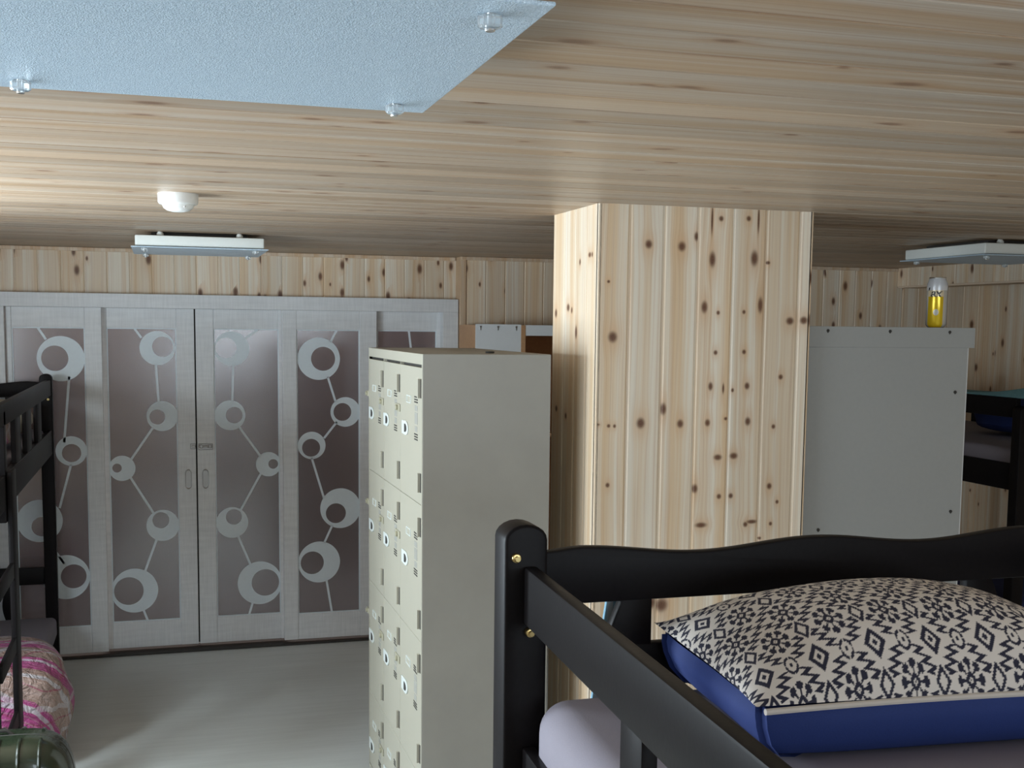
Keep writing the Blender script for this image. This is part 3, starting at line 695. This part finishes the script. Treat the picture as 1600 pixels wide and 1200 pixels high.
# patterned pillow ----------------------------------------------------
def pattern(X, Y):
    a, b = .080, .235; vs_ = .62      # the print is stretched along the cloth
    s = X/a; t = Y/b; b = b*vs_
    def per(v): return v-math.floor(v+.5)
    q_ = .95
    # main diamond column s=0,t=.5 ; rosette s=.5,t=.5
    ds, dt = per(s)*a, per(t-.5)*b
    m_ = (abs(ds)/.017+abs(dt)/.017)/q_
    if m_ < .24 or .52 < m_ < .95: return True
    for t0 in (.25, .75):
        ds, dt = per(s)*a, per(t-t0)*b; m_ = (abs(ds)/.0105+abs(dt)/.014)/q_
        if .62 < m_ < 1.1: return True
    for (s0, t0) in ((0, 0), (.5, .25), (.5, .75)):
        ds, dt = per(s-s0)*a/q_, per(t-t0)*b/q_; r = math.hypot(ds, dt); an = math.atan2(dt, ds)
        if r < .0205:
            if r > .0075:
                k = abs(math.sin(4*an)); kk = abs(math.sin(8*an))
                if k < .52 or (r > .0135 and kk > .66 and r < .019): return True
            elif .0035 < abs(ds)+abs(dt) < .0095: return True
            elif abs(ds)+abs(dt) < .0012: return True
    ds, dt = per(s-.5)*a/q_, per(t-.5)*b/q_; r = math.hypot(ds, dt*.9); an = math.atan2(dt, ds)
    if .0068 < r < .0098 and abs(math.sin(2*an)) > .12: return True
    if r < .0022: return True
    # jagged zigzags: big diamond round (0,.5) and flaring arms to (.5,0)
    S = abs(per(s)); T = abs(per(t-.5))          # folded: T=0 at the diamond row, .5 at the snowflake row
    if abs(S*a)/.0115+abs(T-.25)*b/.014 < 1.25: return False
    jag = abs((T*17.5) % 1-.5)*2
    if .035 < T < .25: edge = .34*(1-T/.25)+.06
    elif T >= .25: edge = .5*(T-.25)/.25-.02
    else: return False
    return abs((S-edge)*a + (jag-.5)*.014) < .0052
    return False
PXc, PYc, PW2, PH2 = .985, 1.425, .285, .192
SEAM = 1.497
pil = thing('pillow', 'plump pillow with cream and navy geometric print and royal blue underside on nearest bunk', 'pillow', (PXc, PYc, 1.405))
rot = Matrix.Rotation(math.radians(-4.5), 3, 'Z')
def outline(s, t):
    # s,t in [-1,1]; sides bow inwards between pointed corners
    x = s*PW2*(1-.055*(1-t*t)); y = t*PH2*(1-.07*(1-s*s)); return x, y
def place(x, y, z):
    v = rot @ Vector((x, y, 0)); return (PXc+v.x, PYc+v.y, z)
NX, NY = 460, 330
verts = []; cols_ = []
for j in range(NY+1):
    t = math.sin((-1+2*j/NY)*math.pi/2)
    for i in range(NX+1):
        s = math.sin((-1+2*i/NX)*math.pi/2)
        x, y = outline(s, t)
        h = max(0, (1-abs(s)**2.6))**.68*max(0, (1-abs(t)**2.6))**.68
        z = SEAM-.010 + .103*h + .003*math.sin(9*s+3*t)*(1-h)*4*h + .004*math.sin(26*s)*max(0, (abs(t)-.75))*(1-abs(t))*16*.25
        z += .012*(s*s*t*t)*(1 if t > 0 else .3)
        verts.append(place(x, y, z)); 
import numpy as np
G = np.array(verts).reshape(NY+1, NX+1, 3)
U = np.concatenate([np.zeros((NY+1, 1)), np.cumsum(np.linalg.norm(np.diff(G, axis=1), axis=2), axis=1)], 1); U -= U[:, NX//2:NX//2+1]
V = np.concatenate([np.zeros((1, NX+1)), np.cumsum(np.linalg.norm(np.diff(G, axis=0), axis=2), axis=0)], 0); V -= V[NY//2:NY//2+1, :]
cols_ = [1.0 if pattern(U[j, i]+.02, V[j, i]+.03) else 0.0 for j in range(NY+1) for i in range(NX+1)]
faces = [(j*(NX+1)+i, j*(NX+1)+i+1, (j+1)*(NX+1)+i+1, (j+1)*(NX+1)+i) for j in range(NY) for i in range(NX)]
me = bpy.data.meshes.new('pillow_top'); org = Vector((PXc, PYc, 1.405)); me.from_pydata([tuple(Vector(v)-org) for v in verts], [], faces)
at = me.color_attributes.new('print', 'FLOAT_COLOR', 'POINT')
at.data.foreach_set('color', [c for q in cols_ for c in (q, q, q, 1.0)])
for p in me.polygons: p.use_smooth = True
t = NT('printed_cotton'); an_ = t.n('ShaderNodeAttribute', attribute_name='print')
t.set(Base_Color=t.mix(an_.outputs['Fac'], (.74, .68, .62), (.020, .020, .042)), Roughness=.85); t.bump(t.noise(t.obj(), 500, 2), .1, .001)
top = bpy.data.objects.new('printed_cover', me); COL.objects.link(top); me.materials.append(t.m); top.parent = pil
# blue underside: perimeter loft that bellies out and tucks under
per = []
K = 80
for i in range(K): per.append((-1+2*i/K, -1))
for i in range(K): per.append((1, -1+2*i/K))
for i in range(K): per.append((1-2*i/K, 1))
for i in range(K): per.append((-1, 1-2*i/K))
levels = [(1.0, SEAM-.012, 0), (1.0, SEAM-.024, .006), (.99, 1.458, .008), (.96, 1.435, .004), (.90, 1.416, 0), (.80, 1.407, 0), (.4, 1.4055, 0)]
bm = nb(); rr = []
for (sc, z, off) in levels:
    ring = []
    for (s, t_) in per:
        x, y = outline(s, t_); cn = (abs(s*t_))**3
        nxv = (s if abs(s) >= abs(t_) else 0); nyv = (t_ if abs(t_) >= abs(s) else 0)
        o_ = off*(1-cn) - (.0 if z > 1.49 else .018*cn)
        zz = z
        ring.append(bm.verts.new(place(x*sc+nxv*o_, y*sc+nyv*o_, zz)))
    rr.append(ring)
for A, B in zip(rr, rr[1:]):
    n = len(A)
    for i in range(n): bm.faces.new((A[i], B[i], B[(i+1) % n], A[(i+1) % n]))
bm.faces.new(rr[-1])
obj('blue_underside', bm, m_navy, pil, True)['label'] = 'royal blue cotton underside'
pts = []
for (s, t_) in per[2:K-1]:
    x, y = outline(s, t_); pts.append(place(x*1.004, y*1.004, SEAM-.014))
bm = nb(); tube(bm, pts, .0042, 8); obj('piping', bm, m_cream, pil, True)['label'] = 'cream hem strip along the near seam'

# towel hanging behind the left slat of the main head board
bm = nb(); n = 10
pts = [(.655+.0*i, 0) for i in range(2)]
prism(bm, [(.628, 1.30), (.70, 1.30), (.70, 1.53), (.660, 1.53)], 'y', 1.694, 1.703, .003)
tw = obj('towel', bm, m_towel, None, True, origin=(.68, 1.684, 1.30)); tag(tw, 'light blue striped towel hanging behind the nearest bunk head board slat', 'towel')

# left bunk against the door wall -------------------------------------
lb = thing('bunk_bed', 'black bunk bed in the far left corner by the glass doors with a ladder', 'bunk bed', (-1.12, 6.0, 0))
end_frame(lb, -1.66, -.594, 6.95); end_frame(lb, -1.66, -.594, 4.50)
side_rails(lb, -.628, -.600, 4.56, 6.95, [(6.24, 6.44), (5.75, 5.96), (5.33, 5.52)], top=(1.54, 1.628), low=(1.215, 1.35))
side_rails(lb, -1.65, -1.62, 4.56, 6.95, [(6.2, 6.3), (5.6, 5.7)], top=(1.54, 1.628), low=(1.215, 1.35))
bm = nb(); box(bm, -1.62, -.63, 5.03, 6.95, 1.225, 1.245); box(bm, -1.62, -.63, 5.03, 6.95, .165, .18); obj('mattress_base', bm, m_bed, lb)
bolt(lb, -.615, 6.946, 1.52, 'y')
bm = nb(); box(bm, -.66, -.600, 4.93, 4.99, 1.16, 1.60, .004); obj('guard_block', bm, m_bed, lb, True)
bm = nb(); box(bm, -.598, -.578, 4.94, 5.08, .0, 1.36, .004); obj('ladder_stile', bm, m_bed, lb, True)
for zz in (.98, .68, .38):
    bm = nb(); box(bm, -.596, -.580, 4.52, 4.95, zz-.045, zz+.02, .004); obj('ladder_rung', bm, m_bed, lb, True)
tag(soft_box('mattress', m_sheet, None, -1.62, -.64, 5.06, 6.94, 1.247, 1.36, .03), 'thin grey mattress on the upper level of the far left bunk', 'mattress')
tag(soft_box('mattress', m_sheet, None, -1.61, -.60, 6.02, 6.94, .181, .30, .03), 'thin grey lilac mattress on the lower level of the far left bunk', 'mattress')
def puff(name, mat, c, s, label, cat, rz=0, seedv=1, group=None, seg=(32, 18)):
    bm = nb(); bmesh.ops.create_uvsphere(bm, u_segments=seg[0], v_segments=seg[1], radius=1)
    R = Matrix.Rotation(rz, 3, 'Z')
    for v in bm.verts:
        p = v.co.copy(); q = Vector([math.copysign(abs(a)**.62, a) for a in p])
        k = 1+(.02*math.sin(13*p.x+11*p.y+seedv)*math.sin(12*p.z+3*seedv) if seg[0] > 40 else 0)+.045*math.sin(5*p.x+seedv)*math.cos(4*p.y+2*seedv)+.03*math.sin(9*p.z+7*p.x+seedv)
        v.co = R @ Vector((q.x*s[0]*k, q.y*s[1]*k, max(-1, q.z)*s[2])) + Vector(c)
    o = obj(name, bm, mat, None, True, origin=(c[0], c[1], c[2]-s[2])); return tag(o, label, cat, group)
puff('pillow', m_beige, (-.90, 6.56, 1.452), (.24, .30, .09), 'cream pillow behind the guard rail of the far left upper bunk', 'pillow', .1, 2)
puff('blanket', m_plaid, (-.86, 5.82, 1.445), (.19, .34, .08), 'pink plaid blanket folded on the far left upper bunk', 'blanket', 0, 4)
puff('cushion', m_red, (-.93, 5.20, 1.50), (.20, .17, .13), 'coral red cushion at the near end of the far left upper bunk', 'cushion', 0, 3)
# plaid bedding bundle bulging out of the lower bunk
puff('quilt_bundle', m_plaid, (-.75, 5.60, .25), (.30, .38, .25), 'pink plaid quilt bundled in clear plastic beside the lower bunk', 'bedding', .25, 1.3, seg=(64, 40))

# suitcase ------------------------------------------------------------
sc_ = thing('suitcase', 'dark green ribbed hard shell suitcase standing on the floor at the lower left', 'suitcase', (-.53, 3.93, 0))
SXC, SZC, SHX, SHZ, SYC, SHY = -.530, .345, .235, .295, 3.93, .135
PROF = [(1.0, 0), (1.0, .30), (.985, .50), (.95, .70), (.89, .86), (.80, .96), (.66, 1.0), (.3, 1.0)]
def shell(sgn):
    bm = nb(); n = 96; rings = []
    for (k, h) in PROF:
        ins = (1-k)*SHX; ring = []
        for i in range(n):
            a = 2*math.pi*i/n; ca, sa = math.cos(a), math.sin(a); e = 2/4.2
            x = math.copysign(abs(ca)**e, ca)*(SHX-ins); z = math.copysign(abs(sa)**e, sa)*(SHZ-ins)
            ring.append(bm.verts.new((SXC+x, SYC+sgn*(.003+(SHY-.003)*h), SZC+z)))
        rings.append(ring)
    for A, B in zip(rings, rings[1:]):
        for i in range(n): bm.faces.new((A[i], A[(i+1) % n], B[(i+1) % n], B[i]))
    bm.faces.new(rings[-1]); bm.faces.new(rings[0][::-1]); bmesh.ops.recalc_face_normals(bm, faces=bm.faces[:])
    return bm
obj('shell', shell(-1), m_green, sc_, True); obj('shell', shell(1), m_green, sc_, True)
pts = []
for i in range(97):
    a = 2*math.pi*i/96; ca, sa = math.cos(a), math.sin(a); e = 2/4.2
    pts.append((SXC+math.copysign(abs(ca)**e, ca)*(SHX-.002), SYC, SZC+math.copysign(abs(sa)**e, sa)*(SHZ-.002)))
bm = nb(); tube(bm, pts, .004, 6); obj('zip_seam', bm, m_slot, sc_, True)
for fx_ in (-.72, -.46, -.20, .06, .32, .58):
    for sgn in (-1, 1):
        pts = []
        for (k, h) in PROF[1:]:
            ins = (1-k)*SHX; xr = min(1, abs(fx_)*SHX/(SHX-ins)); zt = (SHZ-ins)*(1-xr**4.2)**(1/4.2)
            pts.append((SXC+fx_*SHX, SYC+sgn*(.003+(SHY-.003)*h), SZC+zt))
        pts.append((SXC+fx_*SHX, SYC+sgn*SHY, SZC-.18))
        bm = nb(); tube(bm, pts, .006, 8); obj('rib', bm, m_green, sc_, True)
for wx in (SXC-.15, SXC+.15):
    for wy in (SYC-.085, SYC+.085):
        bm = nb(); cyl(bm, (wx, wy, .028), .028, .022, 'x', 18, bev=.004); obj('wheel', bm, m_slot, sc_, True)
bm = nb(); tube(bm, [(SXC-.09, SYC+.01, SZC+SHZ-.004), (SXC-.07, SYC+.01, SZC+SHZ+.012), (SXC+.03, SYC+.01, SZC+SHZ+.012), (SXC+.05, SYC+.01, SZC+SHZ-.004)], .006, 8)
obj('carry_handle', bm, m_slot, sc_, True)

# right bunk in the alcove --------------------------------------------
rb = thing('bunk_bed', 'black bunk bed at the far right behind the grey wardrobe', 'bunk bed', (4.4, 5.6, 0))
end_frame(rb, 3.84, 4.92, 6.58); 
for xa in (3.846, 4.86):
    bm = nb(); rounded_post(bm, xa, xa+.066, 4.60, 4.66, 0, 1.60); obj('post', bm, m_bed, rb, True)
bm = nb(); box(bm, 3.91, 4.86, 4.615, 4.64, 1.21, 1.35, .004); obj('cross_rail', bm, m_bed, rb, True)
bm = nb(); box(bm, 3.91, 4.86, 4.615, 4.64, 1.52, 1.62, .004); obj('foot_board', bm, m_bed, rb, True)
side_rails(rb, 3.866, 3.894, 4.66, 6.58, [(5.6, 5.67)], top=(1.542, 1.634), low=(1.195, 1.322))
bm = nb(); box(bm, 4.89, 4.92, 4.66, 6.30, 1.20, 1.56, .004); obj('back_guard', bm, m_bed, rb, True)
bm = nb(); box(bm, 3.90, 4.89, 4.66, 6.58, 1.22, 1.24); box(bm, 3.90, 4.89, 4.66, 6.58, .40, .42); obj('mattress_base', bm, m_bed, rb)
tag(soft_box('mattress', m_sheet, None, 3.90, 4.86, 4.67, 6.5, 1.242, 1.39, .025), 'lilac mattress on the upper level of the far right bunk', 'mattress')
puff('pillow', m_navy, (4.52, 5.28, 1.50), (.24, .30, .10), 'royal blue pillow on the far right upper bunk', 'pillow', .1, 5)
puff('pillow', m_cream, (4.62, 4.80, 1.49), (.18, .12, .09), 'white patterned pillow beside the blue one on the far right upper bunk', 'pillow', -.2, 6)
tag(soft_box('quilt', m_navy_dark, None, 3.88, 4.80, 4.67, 6.3, .422, .66, .05), 'thick navy quilt covering the lower level of the far right bunk', 'quilt')
# teal blanket hanging over the guard rail
bm = nb(); n = 24
pts = []
for i in range(n+1):
    s = i/n; yv = 5.9-1.35*s; pts.append((yv, 1.654+.010*math.cos(s*6)+(.035*max(0, (s-.7)/.3)**2)))
prism(bm, [(5.9, 1.6355), (4.55, 1.6355)] + pts[::-1], 'x', 3.872, 4.05, .004)
tb = obj('blanket', bm, m_teal, None, True, origin=(3.95, 5.2, 1.60)); tag(tb, 'teal blanket laid along the guard rail of the far right bunk', 'blanket')

# ------------------------------------------------------------------ ceiling lamps
def lamp(x0, y0, size, sizey, label, zg=2.298):
    """x0,y0 = near-left corner of the glass"""
    t = thing('ceiling_lamp', label, 'ceiling lamp', (x0+size/2, y0+size/2, CZ), 'square glass ceiling lamps')
    x1, y1 = x0+size, y0+sizey; i = .018
    bm = nb(); box(bm, x0, x1, y0, y1, zg-.005, zg, .002); g = obj('glass_plate', bm, m_lampglass, t)
    bm = nb(); box(bm, x0+i, x1-i, y0+i, y1-i, zg+.003, zg+.052, .006, 3); obj('housing', bm, m_housing, t, True)
    bm = nb(); box(bm, x0+.09, x1-.09, y0+.09, y1-.09, zg+.052, CZ-.004); obj('gap_shade_slab', bm, m_slot, t)  # dark slab standing in for the shade between housing and ceiling
    for sx in (x0+.13, x1-.13):
        for sy in (y0+.06, y1-.06):
            bm = nb(); lathe(bm, (sx, sy, zg+.05), [(.016, 0), (.016, .012), (.010, CZ-zg-.051)], 16); obj('spacer', bm, m_housing, t, True)
    ci = .058
    for cx_ in (x0+ci, x1-ci):
        for cy_ in (y0+ci, y1-ci):
            bm = nb(); lathe(bm, (cx_, cy_, zg-.019), [(.012, 0), (.0145, .002), (.0145, .012), (.011, .0145)], 8); cl = obj('clip', bm, m_clear, t)
            bm = nb(); cyl(bm, (cx_, cy_, zg-.012), .0032, .020, 'z', 10); cyl(bm, (cx_, cy_, zg-.021), .0058, .004, 'z', 12, bev=.001); obj('screw', bm, m_chrome, cl)
    return t
lamp(-.248, 1.241, .66, .68, 'large square crackle glass ceiling lamp above the camera at the upper left')
lamp(-.135, 5.72, .62, .62, 'square ceiling lamp edge-on above the glass sliding doors')
lamp(3.56, 4.55, .64, .64, 'square ceiling lamp edge-on at the right above the beer can')

# smoke detector
sd = thing('smoke_detector', 'round white smoke detector on the ceiling boards left of centre', 'smoke detector', (.055, 4.08, CZ))
bm = nb(); lathe(bm, (.055, 4.08, CZ-.034), [(.060, 0), (.064, .006), (.065, .034)], 48); obj('base', bm, m_white_pl, sd, True)
bm = nb(); lathe(bm, (.055, 4.08, CZ-.058), [(.020, 0), (.036, .004), (.047, .012), (.052, .024)], 48); obj('sensor_cap', bm, m_white_pl, sd, True)
bm = nb(); bmesh.ops.create_icosphere(bm, subdivisions=1, radius=.004, matrix=Matrix.Translation((.075, 4.036, CZ-.044))); obj('indicator', bm, m_chrome, sd)
